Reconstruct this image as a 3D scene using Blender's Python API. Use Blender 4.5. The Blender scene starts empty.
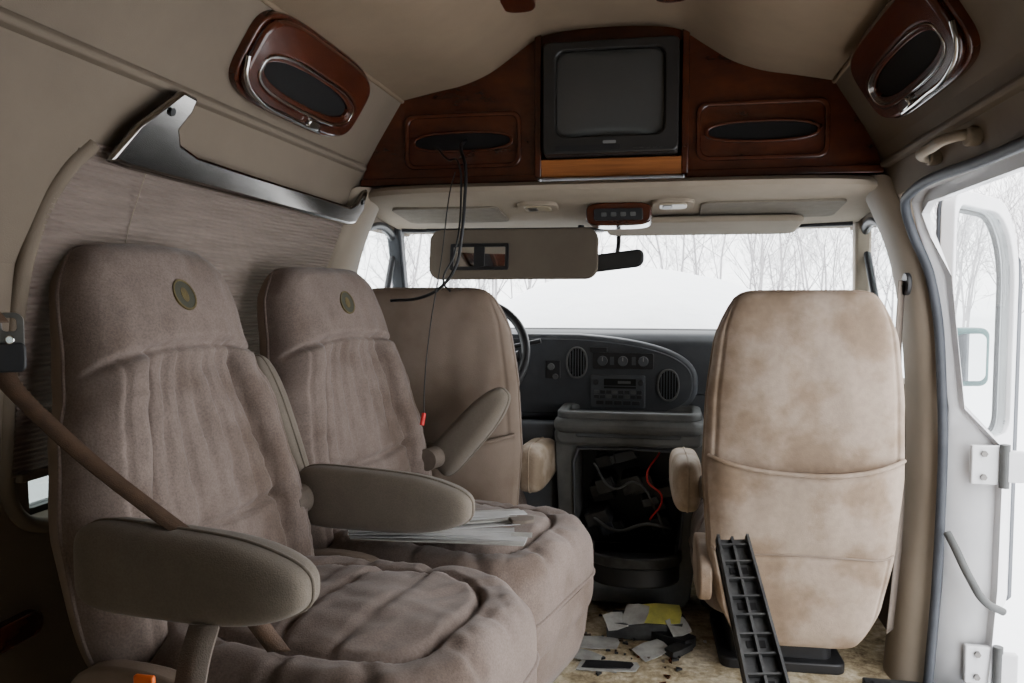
import bpy, bmesh, math, random
from mathutils import Vector, Matrix, noise
random.seed(4)
VC=-0.165   # centre line of the van
C=bpy.context.scene.collection

# ------------------------------------------------------------ materials
def newmat(name):
    m=bpy.data.materials.new(name); m.use_nodes=True
    return m, m.node_tree.nodes, m.node_tree.links
def mat(name,c1,c2=None,scale=6,rough=.8,bump=0,bscale=200,metal=0,sheen=0,spec=.4,coat=0,detail=5,stretch=None,lo=.35,hi=.65,bdist=.002,speck=0,sscale=220,stain=None):
    m,N,L=newmat(name); b=N['Principled BSDF']
    b.inputs['Roughness'].default_value=rough; b.inputs['Metallic'].default_value=metal
    b.inputs['Specular IOR Level'].default_value=spec
    if sheen: b.inputs['Sheen Weight'].default_value=sheen; b.inputs['Sheen Roughness'].default_value=.5
    if coat: b.inputs['Coat Weight'].default_value=coat; b.inputs['Coat Roughness'].default_value=.1
    tc=N.new('ShaderNodeTexCoord'); mp=N.new('ShaderNodeMapping'); L.new(tc.outputs['Object'],mp.inputs[0])
    if stretch: mp.inputs['Scale'].default_value=stretch
    if c2 is None: c2=tuple(x*.88 for x in c1)
    n=N.new('ShaderNodeTexNoise'); n.inputs['Scale'].default_value=scale; n.inputs['Detail'].default_value=detail; n.inputs['Roughness'].default_value=.65
    L.new(mp.outputs[0],n.inputs['Vector'])
    r=N.new('ShaderNodeValToRGB'); r.color_ramp.elements[0].position=lo; r.color_ramp.elements[1].position=hi
    r.color_ramp.elements[0].color=(*c2,1); r.color_ramp.elements[1].color=(*c1,1)
    L.new(n.outputs['Fac'],r.inputs[0]); out=r.outputs[0]
    def mult(noise_scale,p0,p1,v0,fac,det=3,col=None):
        nonlocal out
        q=N.new('ShaderNodeTexNoise'); q.inputs['Scale'].default_value=noise_scale; q.inputs['Detail'].default_value=det
        L.new(tc.outputs['Object'],q.inputs['Vector'])
        k=N.new('ShaderNodeValToRGB'); k.color_ramp.elements[0].position=p0; k.color_ramp.elements[1].position=p1
        k.color_ramp.elements[0].color=(*(col or (v0,v0,v0)),1); k.color_ramp.elements[1].color=(1,1,1,1)
        x=N.new('ShaderNodeMix'); x.data_type='RGBA'; x.blend_type='MULTIPLY'; x.inputs[0].default_value=fac
        L.new(q.outputs['Fac'],k.inputs[0]); L.new(out,x.inputs[6]); L.new(k.outputs[0],x.inputs[7]); out=x.outputs[2]
    if speck: mult(sscale,.35,.62,.45,speck)
    if stain: mult(stain[0],stain[1],stain[1]+.14,.5,stain[2],7,(.62,.52,.40))
    L.new(out,b.inputs['Base Color'])
    if bump:
        n2=N.new('ShaderNodeTexNoise'); n2.inputs['Scale'].default_value=bscale; n2.inputs['Detail'].default_value=3
        L.new(tc.outputs['Object'],n2.inputs['Vector'])
        bp=N.new('ShaderNodeBump'); bp.inputs['Strength'].default_value=bump; bp.inputs['Distance'].default_value=bdist
        L.new(n2.outputs['Fac'],bp.inputs['Height']); L.new(bp.outputs[0],b.inputs['Normal'])
    return m
M={}
M['velour']=mat('velour_fabric',(.222,.174,.150),(.160,.124,.107),6,.95,.35,400,sheen=.15,spec=.08,lo=.32,hi=.66,bdist=.002,speck=.42,sscale=280,stain=(6,.37,.4))
M['velour_arm']=mat('velour_arm_fabric',(.195,.166,.134),(.16,.136,.110),7,.95,.35,500,sheen=.12,spec=.08,speck=.2,sscale=300)
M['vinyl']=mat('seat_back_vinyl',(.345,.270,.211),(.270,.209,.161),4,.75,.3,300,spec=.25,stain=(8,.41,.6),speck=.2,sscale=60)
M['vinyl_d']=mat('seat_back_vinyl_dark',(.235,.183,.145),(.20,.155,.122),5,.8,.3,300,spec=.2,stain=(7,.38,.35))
M['leather']=mat('arm_leather',(.42,.34,.265),(.32,.26,.20),14,.6,.4,150,stain=(14,.42,.6))
M['panel']=mat('wall_panel_plastic',(.178,.143,.108),(.152,.122,.092),3,.8,.25,500,spec=.2)
M['visor']=mat('visor_cloth_shaded',(.15,.125,.098),(.13,.108,.085),5,.9,.3,400,spec=.1)  # backlight shade put into the colour of the lowered visor
M['panel_l']=mat('trim_plastic',(.28,.230,.176),(.24,.198,.15),4,.65,.15,500,spec=.3)
M['ceil']=mat('headliner_fabric',(.228,.170,.118),(.20,.15,.104),4,.95,.4,450,spec=.08)
M['ledge']=mat('headliner_ledge',(.31,.260,.20),(.27,.224,.172),5,.85,.3,450,spec=.15)
M['mesh']=mat('speaker_cloth',(.19,.163,.125),(.155,.133,.103),30,.95,.6,700)
M['wood']=mat('walnut_burl',(.098,.022,.008),(.020,.006,.004),6,.26,0,metal=0,coat=.5,spec=.4,detail=5,stretch=(1,1,2.2),lo=.25,hi=.75)
M['wood_o']=mat('oak_shelf_wood',(.46,.16,.045),(.28,.095,.028),9,.4,0,coat=.2,stretch=(.5,3,12))
M['chrome']=mat('polished_chrome',(.62,.61,.59),(.5,.49,.47),4,.14,0,metal=1)
M['rail']=mat('brushed_chrome',(.36,.34,.32),(.25,.235,.22),5,.17,0,metal=1,stretch=(1,1,6))
M['steel']=mat('worn_steel',(.22,.21,.20),(.15,.14,.13),20,.4,0,metal=1)
M['black']=mat('black_plastic',(.018,.018,.02),(.010,.010,.011),8,.45,.1,300)
M['blackdirty']=mat('dusty_black_plastic',(.05,.05,.048),(.015,.015,.016),18,.5,.2,200)
M['dark']=mat('dark_void',(.006,.005,.005),(.004,.004,.004),8,.9)
M['dash']=mat('dash_plastic',(.036,.040,.046),(.027,.030,.035),9,.55,.2,600)
M['dash_l']=mat('dash_face_plastic',(.062,.067,.075),(.048,.053,.06),9,.5,.15,600)
M['cons']=mat('console_grey_plastic',(.105,.108,.106),(.065,.067,.066),9,.6,.2,400)
M['btn']=mat('button_grey',(.22,.22,.22),(.17,.17,.17),9,.5)
M['screen']=mat('crt_glass',(.060,.060,.058),(.052,.052,.05),3,.16,0,spec=.4)
M['tv']=mat('tv_casing',(.026,.024,.023),(.019,.018,.017),9,.4,.1,500)
M['rubber']=mat('rubber_seal',(.060,.066,.078),(.042,.047,.056),9,.6)
M['paint']=mat('white_car_paint',(.72,.72,.73),(.60,.60,.62),3,.3,0,coat=.3)
M['snow']=mat('snow',(.92,.93,.94),(.87,.89,.92),2,.9,.5,8,bdist=.03,spec=.2)
M['bark']=mat('bare_bark_hazed',(.40,.38,.385),(.32,.305,.31),4,.95)  # washed-out haze put into the colour: bark paled
M['belt']=mat('seat_belt_webbing',(.085,.048,.027),(.06,.035,.021),40,.7,.5,500)
M['belt_l']=mat('seat_belt_webbing_grey',(.15,.12,.096),(.12,.096,.077),40,.7,.5,500)
M['orange']=mat('release_button_orange',(.85,.16,.02),None,4,.4)
M['red']=mat('red_plug',(.6,.02,.02),None,4,.4)
M['white']=mat('white_vinyl_slat',(.50,.50,.50),(.38,.38,.38),12,.5)
M['paper']=mat('paper',(.45,.45,.42),(.28,.27,.25),18,.8)
M['yellow']=mat('yellow_card',(.62,.58,.12),(.4,.38,.10),18,.6)
M['amber']=mat('lamp_lens',(.36,.30,.2),(.26,.22,.15),30,.3)
M['mirror']=mat('mirror_glass',(.85,.86,.87),None,4,.03,metal=1)
M['gold']=mat('emblem_thread_gold',(.13,.10,.035),(.08,.06,.022),60,.7,.5,400)
M['emb']=mat('emblem_thread_dark',(.055,.055,.040),None,60,.8,.5,400)
M['green']=mat('mirror_housing_teal',(.05,.16,.15),(.03,.1,.1),9,.4)
# carpet
def carpet():
    m,N,L=newmat('dirty_cream_carpet'); b=N['Principled BSDF']; b.inputs['Roughness'].default_value=1; b.inputs['Specular IOR Level'].default_value=.05
    tc=N.new('ShaderNodeTexCoord')
    a=N.new('ShaderNodeTexNoise'); a.inputs['Scale'].default_value=6; a.inputs['Detail'].default_value=8; a.inputs['Roughness'].default_value=.75
    c=N.new('ShaderNodeTexNoise'); c.inputs['Scale'].default_value=60; c.inputs['Detail'].default_value=4
    L.new(tc.outputs['Object'],a.inputs[0]); L.new(tc.outputs['Object'],c.inputs[0])
    r=N.new('ShaderNodeValToRGB'); e=r.color_ramp.elements
    e[0].position=.35; e[0].color=(.14,.10,.06,1); e[1].position=.62; e[1].color=(.80,.71,.54,1)
    k=e.new(.48); k.color=(.48,.39,.25,1)
    L.new(a.outputs[0],r.inputs[0])
    mx=N.new('ShaderNodeMix'); mx.data_type='RGBA'; mx.blend_type='MULTIPLY'; mx.inputs[0].default_value=.5
    r2=N.new('ShaderNodeValToRGB'); r2.color_ramp.elements[0].position=.3; r2.color_ramp.elements[0].color=(.45,.42,.36,1); r2.color_ramp.elements[1].position=.6
    L.new(c.outputs[0],r2.inputs[0]); L.new(r.outputs[0],mx.inputs[6]); L.new(r2.outputs[0],mx.inputs[7]); L.new(mx.outputs[2],b.inputs['Base Color'])
    bp=N.new('ShaderNodeBump'); bp.inputs['Strength'].default_value=.8; bp.inputs['Distance'].default_value=.008
    L.new(c.outputs[0],bp.inputs['Height']); L.new(bp.outputs[0],b.inputs['Normal'])
    return m
M['carpet']=carpet()
def glass(name,tint,gl):
    m,N,L=newmat(name); N.remove(N['Principled BSDF']); o=N['Material Output']
    t=N.new('ShaderNodeBsdfTransparent'); t.inputs[0].default_value=(*tint,1); g=N.new('ShaderNodeBsdfGlossy'); g.inputs['Roughness'].default_value=.02
    x=N.new('ShaderNodeMixShader'); x.inputs[0].default_value=gl
    L.new(t.outputs[0],x.inputs[1]); L.new(g.outputs[0],x.inputs[2]); L.new(x.outputs[0],o.inputs[0]); return m
M['glass']=glass('window_glass',(.95,.97,.97),.04)
M['glass_t']=glass('tinted_privacy_glass',(.42,.45,.44),.05)
def shade():
    m=mat('pleated_shade_cloth',(.25,.200,.173),(.195,.155,.134),4,.9,.3,500,stretch=(1,1,14),spec=.1)
    N=m.node_tree.nodes; L=m.node_tree.links; b=N['Principled BSDF']; o=N['Material Output']
    t=N.new('ShaderNodeBsdfTranslucent'); t.inputs[0].default_value=(.36,.28,.235,1)
    x=N.new('ShaderNodeMixShader'); x.inputs[0].default_value=.12
    L.new(b.outputs[0],x.inputs[1]); L.new(t.outputs[0],x.inputs[2]); L.new(x.outputs[0],o.inputs[0]); return m
M['shade']=shade()

# ------------------------------------------------------------ helpers
def group(name,loc=(0,0,0),rz=0):
    e=bpy.data.objects.new(name,None); e.location=loc; e.rotation_euler=(0,0,rz); e.empty_display_size=.1; C.objects.link(e); return e
def mesh(name,V,F,m,parent=None,smooth=True,mi=None,auto=None):
    me=bpy.data.meshes.new(name); me.from_pydata([tuple(v) for v in V],[],F)
    ms=m if isinstance(m,(list,tuple)) else [m]
    for k in ms: me.materials.append(M[k])
    if mi: 
        for p,i in zip(me.polygons,mi): p.material_index=i
    bm=bmesh.new(); bm.from_mesh(me); bmesh.ops.remove_doubles(bm,verts=bm.verts,dist=1e-5)
    bmesh.ops.recalc_face_normals(bm,faces=bm.faces); bm.to_mesh(me); bm.free()
    for p in me.polygons: p.use_smooth=smooth
    if auto is not None: me.set_sharp_from_angle(angle=math.radians(auto))
    o=bpy.data.objects.new(name,me); C.objects.link(o)
    if parent: o.parent=parent
    return o
def bevel(o,w,seg=3):
    if w>0:
        b=o.modifiers.new('bevel','BEVEL'); b.width=w; b.segments=seg; b.limit_method='ANGLE'; b.angle_limit=math.radians(35)
        for p in o.data.polygons: p.use_smooth=True
        o.data.set_sharp_from_angle(angle=math.radians(50))
    return o
def prism(name,pts,d0,d1,m,parent=None,fr=None,bv=0,smooth=False):
    """extrude 2-D outline between d0 and d1; fr maps (a,b,c)->xyz"""
    fr=fr or (lambda a,b,c:(a,b,c)); n=len(pts)
    V=[fr(a,b,d0) for a,b in pts]+[fr(a,b,d1) for a,b in pts]
    F=[tuple(range(n)),tuple(range(2*n-1,n-1,-1))]+[(i,(i+1)%n,(i+1)%n+n,i+n) for i in range(n)]
    o=mesh(name,V,F,m,parent,False)
    if smooth:
        for p in o.data.polygons: p.use_smooth=True
        o.data.set_sharp_from_angle(angle=math.radians(40))
    return bevel(o,bv)
def ring(name,outer,inner,d0,d1,m,parent=None,fr=None,bv=0):
    fr=fr or (lambda a,b,c:(a,b,c)); n=len(outer)
    V=[fr(*p,d0) for p in outer]+[fr(*p,d1) for p in outer]+[fr(*p,d0) for p in inner]+[fr(*p,d1) for p in inner]
    F=[]
    for i in range(n):
        j=(i+1)%n
        F+=[(i,j,j+n,i+n),(2*n+i,2*n+j,3*n+j,3*n+i),(i+n,j+n,j+3*n,i+3*n),(i,j,j+2*n,i+2*n)]
    o=mesh(name,V,F,m,parent,True,auto=40); return bevel(o,bv)
def box(name,x0,x1,y0,y1,z0,z1,m,parent=None,bv=0):
    return prism(name,[(x0,y0),(x1,y0),(x1,y1),(x0,y1)],z0,z1,m,parent,None,bv)
def sup(cx,cy,a,b,p=2.5,n=48):
    r=[]
    for i in range(n):
        t=2*math.pi*i/n; c,s=math.cos(t),math.sin(t)
        r.append((cx+a*math.copysign(abs(c)**(2/p),c),cy+b*math.copysign(abs(s)**(2/p),s)))
    return r
def rrect(cx,cy,hw,hh,r,k=6):
    P=[]
    for sx,sy,a0 in ((1,1,0),(-1,1,90),(-1,-1,180),(1,-1,270)):
        for i in range(k+1):
            a=math.radians(a0+90*i/k); P.append((cx+sx*(hw-r)+r*math.cos(a),cy+sy*(hh-r)+r*math.sin(a)))
    return P
def rrect4(x0,x1,z0,z1,rs,k=8):
    """rounded rectangle with individual corner radii (tr,tl,bl,br)"""
    P=[]
    for (cx,cy,sx,sy,a0),r in zip(((x1,z1,-1,-1,0),(x0,z1,1,-1,90),(x0,z0,1,1,180),(x1,z0,-1,1,270)),rs):
        for i in range(k+1):
            a=math.radians(a0+90*i/k); P.append((cx+sx*r+r*math.cos(a),cy+sy*r+r*math.sin(a)))
    return P
def tube(name,pts,r,m,parent=None,cyc=False,smooth=True):
    cu=bpy.data.curves.new(name,'CURVE'); cu.dimensions='3D'; cu.bevel_depth=r; cu.bevel_resolution=4; cu.use_fill_caps=True
    if smooth:
        s=cu.splines.new('BEZIER'); s.bezier_points.add(len(pts)-1)
        for b,p in zip(s.bezier_points,pts): b.co=p; b.handle_left_type=b.handle_right_type='AUTO'
        s.resolution_u=8
    else:
        s=cu.splines.new('POLY'); s.points.add(len(pts)-1)
        for b,p in zip(s.points,pts): b.co=(*p,1)
    s.use_cyclic_u=cyc
    cu.materials.append(M[m]); o=bpy.data.objects.new(name,cu); C.objects.link(o)
    if parent: o.parent=parent
    return o
def strap(name,pts,wdir,w,m,parent=None,th=.002):
    pts=[Vector(p) for p in pts]; wd=Vector(wdir).normalized()*w/2
    P=[]
    for i in range(len(pts)-1):
        p0=pts[max(i-1,0)];p1=pts[i];p2=pts[i+1];p3=pts[min(i+2,len(pts)-1)]
        for k in range(8):
            t=k/8; P.append(.5*((2*p1)+(-p0+p2)*t+(2*p0-5*p1+4*p2-p3)*t*t+(-p0+3*p1-3*p2+p3)*t**3))
    P.append(pts[-1]); V=[];F=[]
    for p in P: V+= [p-wd,p+wd]
    for i in range(len(P)-1): F.append((2*i,2*i+1,2*i+3,2*i+2))
    o=mesh(name,V,F,m,parent); s=o.modifiers.new('s','SOLIDIFY'); s.thickness=th; return o
def pillow(name,f,nu,nv,m,parent=None):
    V=[];F=[];mi=[]
    for sd in (1,-1):
        off=len(V)
        for j in range(nv+1):
            t=math.sin(math.pi/2*(2*j/nv-1))
            for i in range(nu+1):
                s=math.sin(math.pi/2*(2*i/nu-1)); V.append(f(s,t,sd))
        for j in range(nv):
            for i in range(nu):
                a=off+j*(nu+1)+i; F.append((a,a+1,a+nu+2,a+nu+1)); mi.append(0 if sd>0 or not isinstance(m,(list,tuple)) else 1)
    me=bpy.data.meshes.new(name); me.from_pydata([tuple(v) for v in V],[],F)
    for k in (m if isinstance(m,(list,tuple)) else [m]): me.materials.append(M[k])
    for p,i in zip(me.polygons,mi): p.material_index=i; p.use_smooth=True
    bm=bmesh.new(); bm.from_mesh(me); bmesh.ops.remove_doubles(bm,verts=bm.verts,dist=2e-5); bmesh.ops.recalc_face_normals(bm,faces=bm.faces); bm.to_mesh(me); bm.free()
    o=bpy.data.objects.new(name,me); C.objects.link(o)
    if parent: o.parent=parent
    return o
def ck(q,p=8): return 1-abs(q)**p/(p+1)
def edge(s,t,n): return max(0,1-abs(s)**n)**(1/n)*max(0,1-abs(t)**n)**(1/n)
def lerp_tab(T,x):
    if x<=T[0][0]: return T[0][1]
    for (a,b),(c,d) in zip(T,T[1:]):
        if x<=c:
            k=(x-a)/(c-a); k=k*k*(3-2*k)*.5+k*.5; return b+(d-b)*k
    return T[-1][1]
def gro(d,w): return math.exp(-(d/w)**2)
def smst(a,b,x):
    k=min(1,max(0,(x-a)/(b-a))); return k*k*(3-2*k)

# ------------------------------------------------------------ chairs
def captain_chair(name,loc,rz,top=1.14,zb=.40,rec=13,seat_top=.5,Wt=None,arms=(),y0=-.25,rear='vinyl_d',front=False,emblem=True,pocket=False,seed=0,arm_m='velour_arm',ws=1):
    g=group(name,loc,rz)
    a=math.radians(rec); H=(top-zb)/math.cos(a)/2
    def back(s,t,sd):
        W=lerp_tab(Wt,t)*ws; x=W*s*ck(t); zz=H*t*ck(s,10)
        e=edge(s,t,3.2)
        if sd>0:
            y=.08*e
            hr=smst(.34,.5,t)
            d=.026*hr*(1-.5*s*s)
            seam=.40+.06*(1-s*s)
            d-=.022*gro(t-seam,.018)
            low=1-hr
            pan=.50+.12*(.4-t)
            d+=low*.032*smst(pan-.05,pan+.14,abs(s))*(1-smst(.8,1,abs(s))*.6)
            d-=low*.021*gro(abs(s)-pan,.022)
            for k in (-2,-1,0,1,2):
                d-=low*.011*gro(s-k*.17*(1+.25*(.4-t))-.02*math.sin(t*6+k),.018)*smst(-.55,-.1,t)
            d-=.018*gro(t+.42-.12*s*s,.022)*(1-smst(pan,pan+.05,abs(s)))
            d-=low*.006*gro(abs(s)-.80,.02)
            d+=.009*noise.noise(Vector((x*9,zz*7,seed)))+.004*noise.noise(Vector((x*28,zz*12,seed+5)))
            d-=low*.006*abs(noise.noise(Vector((x*14+zz*9,zz*22,seed+8))))
            d-=.0018*gro(noise.noise(Vector((x*5,zz*16,seed+3))),.07)*low
            y+=d*min(1,e*1.6)
        else:
            y=-.065*e
            d=.006*noise.noise(Vector((x*6,zz*5,seed+9)))+.003*noise.noise(Vector((x*17,zz*9,seed+19)))
            if pocket: d+=.006*gro(t+.44+.03*s*s,.012)
            d+=.005*gro(abs(s)-.9,.02)
            y+=d*min(1,e*1.5)
        h=zz+H
        return (x,y0+y*math.cos(a)-h*math.sin(a),zb+h*math.cos(a)+y*math.sin(a))
    pillow('backrest',back,96,150,['velour',rear],g)
    P=[]; n=26
    for i in range(n): P.append(back(-1+2*i/n,1,1))
    for i in range(n): P.append(back(1,1-2*i/n,1))
    for i in range(n): P.append(back(1-2*i/n,-1,1))
    for i in range(n): P.append(back(-1,-1+2*i/n,1))
    tube('welt_back',P,.0035,rear if front else 'velour',g,True,False)
    if emblem:
        p=Vector(back(0,.70,1)); q=Vector(back(.1,.70,1)); r=Vector(back(0,.76,1))
        ux=(q-p).normalized(); uz=(r-p).normalized(); nn=uz.cross(ux)*-1
        if nn.y<0: nn=-nn
        fr=lambda u,v,w:tuple(p+ux*u+uz*v+nn*w)
        ring('emblem_ring',sup(0,0,.028,.030,2),sup(0,0,.0245,.0265,2),-.004,.0025,'gold',g,fr)
        prism('emblem_patch',sup(0,0,.025,.027,2),-.004,.0015,'emb',g,fr)
        prism('emblem_mark',sup(0,0,.009,.014,2),-.004,.0022,'gold',g,fr)
    if pocket:
        V=[];F=[];nu,nv=40,10
        for lay in (0,1):
            for j in range(nv+1):
                for i in range(nu+1):
                    s=-.965+1.93*i/nu; tt=.03+.08*abs(s)**2.5; t=tt+(-.435-.03*s*s-tt)*j/nv
                    b=Vector(back(s,t,-1)); o=((.025*(1-j/nv)+.006*math.sin(s*5+1)*(1-j/nv))*(1-s**6)+.003) if lay else .0
                    V.append(b+Vector((0,-math.cos(a),-math.sin(a)))*o)
        k=(nu+1)*(nv+1)
        for lay in (0,1):
            for j in range(nv):
                for i in range(nu):
                    q=lay*k+j*(nu+1)+i; F.append((q,q+1,q+nu+2,q+nu+1))
        for i in range(nu): F.append((i,i+1,k+i+1,k+i))
        mesh('map_pocket',V,F,rear,g)
        tube('pocket_elastic',[V[k+i] for i in range(0,nu+1,2)],.0055,rear,g)
        tube('pocket_seam',[V[k+nv*(nu+1)+i] for i in range(0,nu+1,2)],.003,'vinyl_d',g)
    cw,cy=(.24,.10) if front else (.285,.02)
    def cush(s,t,sd):
        D=.29 if not front else .25; x=cw*s*ck(t,6)*(1-.05*(1-t)/2); y=D*t*ck(s,6)+cy; e=edge(s,t,4.5)
        if sd>0:
            z=seat_top-.155+.135*e+.030*(1-s*s)*(1-t*t*.7)
            r=(abs(s)**3.5+abs(t*.95-.03)**3.5)**(1/3.5)
            d=-.020*gro(r-.66,.021)+.014*smst(.66,.85,r)*(1-smst(.85,1,r))
            d-=.014*gro(t+.12-.12*s*s,.018)*(1-smst(.6,.66,r))
            d-=.007*gro(t-.28+.06*s*s,.018)*(1-smst(.6,.66,r))
            ang=math.atan2(t,s); d-=.008*smst(.66,.75,r)*max(0,math.sin(ang*11+seed))**6
            d+=.011*noise.noise(Vector((x*7,y*7,seed+2)))+.004*noise.noise(Vector((x*25,y*14,seed+7)))
            d-=.007*abs(noise.noise(Vector((x*10+y*14,y*18,seed+4))))
            d-=.0018*gro(noise.noise(Vector((x*6,y*13,seed+6))),.07)
            z+=d*min(1,e*1.3)
        else:
            z=seat_top-.155-.12*e
        return (x,y,z)
    pillow('seat_cushion',cush,96,96,'velour',g)
    P=[]
    for i in range(n): P.append(cush(-1+2*i/n,1,1))
    for i in range(n): P.append(cush(1,1-2*i/n,1))
    for i in range(n): P.append(cush(1-2*i/n,-1,1))
    for i in range(n): P.append(cush(-1,-1+2*i/n,1))
    tube('welt_seat',P,.005,'velour',g,True,False)
    if not front:
        V=[];F=[];K=len(P)
        for z,sc in ((seat_top-.16,.985),(seat_top-.20,.975),(seat_top-.30,.94),(seat_top-.34,.90)):
            for p in P: V.append((p[0]*sc,(p[1]-.02)*sc+.02,z))
        for r in range(3):
            for i in range(K): F.append((r*K+i,r*K+(i+1)%K,(r+1)*K+(i+1)%K,(r+1)*K+i))
        F.append(tuple(range(3*K,4*K)))
        mesh('skirt',V,F,'velour',g)
    prism('pedestal',rrect(0,cy,.14,.15,.03),.03,seat_top-.26,'black',g,None)
    prism('floor_plate',rrect(0,cy,.17 if front else .19,.18,.03),0,.03,'black',g,None,.005)
    for sx in ((-1,) if front else (-1,1)):
        xx=.225 if front else .272
        fr=lambda u,v,w,sx=sx,xx=xx:(sx*(xx+w),u,v)
        prism('side_shield_%s'%('l' if sx<0 else 'r'),sup(-.16,seat_top-.10,.13,.075,2.6,28),-.01,.022,rear,g,fr,.006)
    for i,(xa,up,zc,L,Hh,yc,th) in enumerate(arms):
        u=math.radians(up); piv=(yc-L+.05,zc)
        def arm(s,t,sd,xa=xa):
            y=yc+L*s*ck(t,3 if s>0 else 7); z=zc+(Hh*(1-.08*s))*t*(ck(s,3) if s>0 else ck(s,8)); x=xa+sd*th*edge(s,t,3.5)
            dy,dz=y-piv[0],z-piv[1]
            return (x,piv[0]+dy*math.cos(u)-dz*math.sin(u),piv[1]+dy*math.sin(u)+dz*math.cos(u))
        pillow('armrest_%d'%(i+1),arm,44,26,arm_m,g)
        P2=[arm(s_,t_,1) for s_,t_ in [(-1+2*k/20,1) for k in range(20)]+[(1,1-2*k/12) for k in range(12)]+[(1-2*k/20,-1) for k in range(20)]+[(-1,-1+2*k/12) for k in range(12)]]
        tube('armrest_piping_%d'%(i+1),P2,.003,arm_m,g,True,False)
        sg=1 if xa>0 else -1
        prism('armrest_pivot_%d'%(i+1),sup(piv[0]-.02,piv[1],.03,.03,2,24),abs(xa)-.09,abs(xa)-.03,'belt_l',g,(lambda sg:(lambda a_,b_,c_:(sg*c_,a_,b_)))(sg))
    return g,back
WM=[(-1,.275),(-.3,.27),(.1,.24),(.35,.208),(.6,.192),(.85,.185),(1,.17)]
WF=[(-1,.19),(-.8,.212),(-.45,.236),(0,.25),(.4,.245),(.8,.23),(1,.215)]
captain_chair('captain_chair',(-.548,1.27,0),math.radians(-98),1.135,.42,14,.535,WM,arms=((.305,0,.670,.190,.060,-.040,.048),(-.285,0,.625,.20,.062,-.062,.045)),seed=1)
captain_chair('captain_chair.001',(-.505,1.845,0),math.radians(-104),1.115,.42,13,.515,WM,arms=((.275,110,.64,.17,.042,-.125,.03),(-.29,47,.60,.155,.048,-.060,.042)),seed=7,ws=1.06)
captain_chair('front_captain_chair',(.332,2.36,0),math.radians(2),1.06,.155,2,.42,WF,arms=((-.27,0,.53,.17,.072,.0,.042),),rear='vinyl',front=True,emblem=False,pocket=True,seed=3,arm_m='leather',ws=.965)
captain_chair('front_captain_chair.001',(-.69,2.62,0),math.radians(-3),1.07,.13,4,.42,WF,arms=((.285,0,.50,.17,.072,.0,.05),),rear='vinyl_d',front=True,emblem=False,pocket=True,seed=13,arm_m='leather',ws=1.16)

# ------------------------------------------------------------ van shell
PR=[(0,.86),(.3,.88),(.75,.89),(1.1,.85),(1.31,.765),(1.44,.72),(1.63,.60)]
def hw(z):
    for (a,b),(c,d) in zip(PR,PR[1:]):
        if z<=c: return b+(d-b)*max(0,(z-a))/(c-a)
    return PR[-1][1]
def wall(name,sg,rects,m='panel',th=.05,off=0,parent=None):
    V=[];F=[]
    for (y0,y1,z0,z1) in rects:
        zs=sorted(set([z0,z1]+[p[0] for p in PR if z0<p[0]<z1])); b=len(V)
        for z in zs:
            for y in (y0,y1):
                for t in (off,off+th): V.append((VC+sg*(hw(z)+t),y,z))
        n=len(zs)
        for i in range(n-1):
            q=b+4*i
            F+=[(q,q+2,q+6,q+4),(q+1,q+3,q+7,q+5),(q,q+1,q+5,q+4),(q+2,q+3,q+7,q+6)]
        F+=[(b,b+1,b+3,b+2),(b+4*(n-1),b+4*(n-1)+1,b+4*(n-1)+3,b+4*(n-1)+2)]
    return mesh(name,V,F,m,parent,False)
wall('wall_left',-1,[(-1.2,3.3,0,.66),(-1.2,1.16,.66,1.29),(2.26,2.38,.66,1.29),(-1.2,2.36,1.29,1.66),(2.36,2.9,1.27,1.40),(2.38,3.3,.66,.80)])
wall('wall_right',1,[(-1.2,.5,0,1.66),(.5,2.36,1.315,1.66),(2.27,2.46,0,1.315),(2.36,2.9,1.27,1.40),(2.46,3.3,0,.78)])
# unseen rear wall with two windows, added to cut light from behind
g=group('added_wall_back')
def quad(nm,x0,x1,z0,z1): box(nm,x0,x1,-1.25,-1.2,z0,z1,'panel',g)
quad('lower',VC-.9,VC+.9,0,.80); quad('upper',VC-.9,VC+.9,1.25,1.85); quad('post_l',VC-.9,VC-.72,.8,1.25); quad('post_m',VC-.1,VC+.1,.8,1.25); quad('post_r',VC+.72,VC+.9,.8,1.25)
for i,(x0,x1) in enumerate(((VC-.72,VC-.1),(VC+.1,VC+.72))):
    gg=group('window_%d'%(5+i)); box('pane',x0,x1,-1.23,-1.225,.8,1.25,'glass_t',gg)  # tinted panes of the added wall, dimming light from behind
# ceiling
CP=[(.615,1.622),(.5,1.645),(.42,1.66),(.34,1.69),(.27,1.735),(.2,1.78),(.12,1.795),(0,1.80)]
prof=[(-a,z) for a,z in CP]+[(a,z) for a,z in CP[::-1][1:]]
V=[];F=[]
sm=[]
for i in range(len(prof)-1):
    for k in range(4):
        t=k/4; p0=prof[max(i-1,0)];p1=prof[i];p2=prof[i+1];p3=prof[min(i+2,len(prof)-1)]
        sm.append(tuple(.5*((2*p1[j])+(-p0[j]+p2[j])*t+(2*p0[j]-5*p1[j]+4*p2[j]-p3[j])*t*t+(-p0[j]+3*p1[j]-3*p2[j]+p3[j])*t**3) for j in (0,1)))
sm.append(prof[-1])
n=len(sm)
for dz in (0,.06):
    for y in (-1.2,2.42):
        for x,z in sm: V.append((VC+x,y,z+dz))
for i in range(n-1):
    F+=[(i,i+1,n+i+1,n+i),(2*n+i,2*n+i+1,3*n+i+1,3*n+i)]
F+=[(i,i+1,2*n+i+1,2*n+i) for i in range(n-1)]
mesh('ceiling',V,F,'ceil',None,True,auto=60)
# floor
box('floor',VC-.9,VC+.9,-1.2,3.3,-.08,0,'carpet')
box('wall_front',VC-.9,VC+.9,3.3,3.34,0,.88,'dash')
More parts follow.
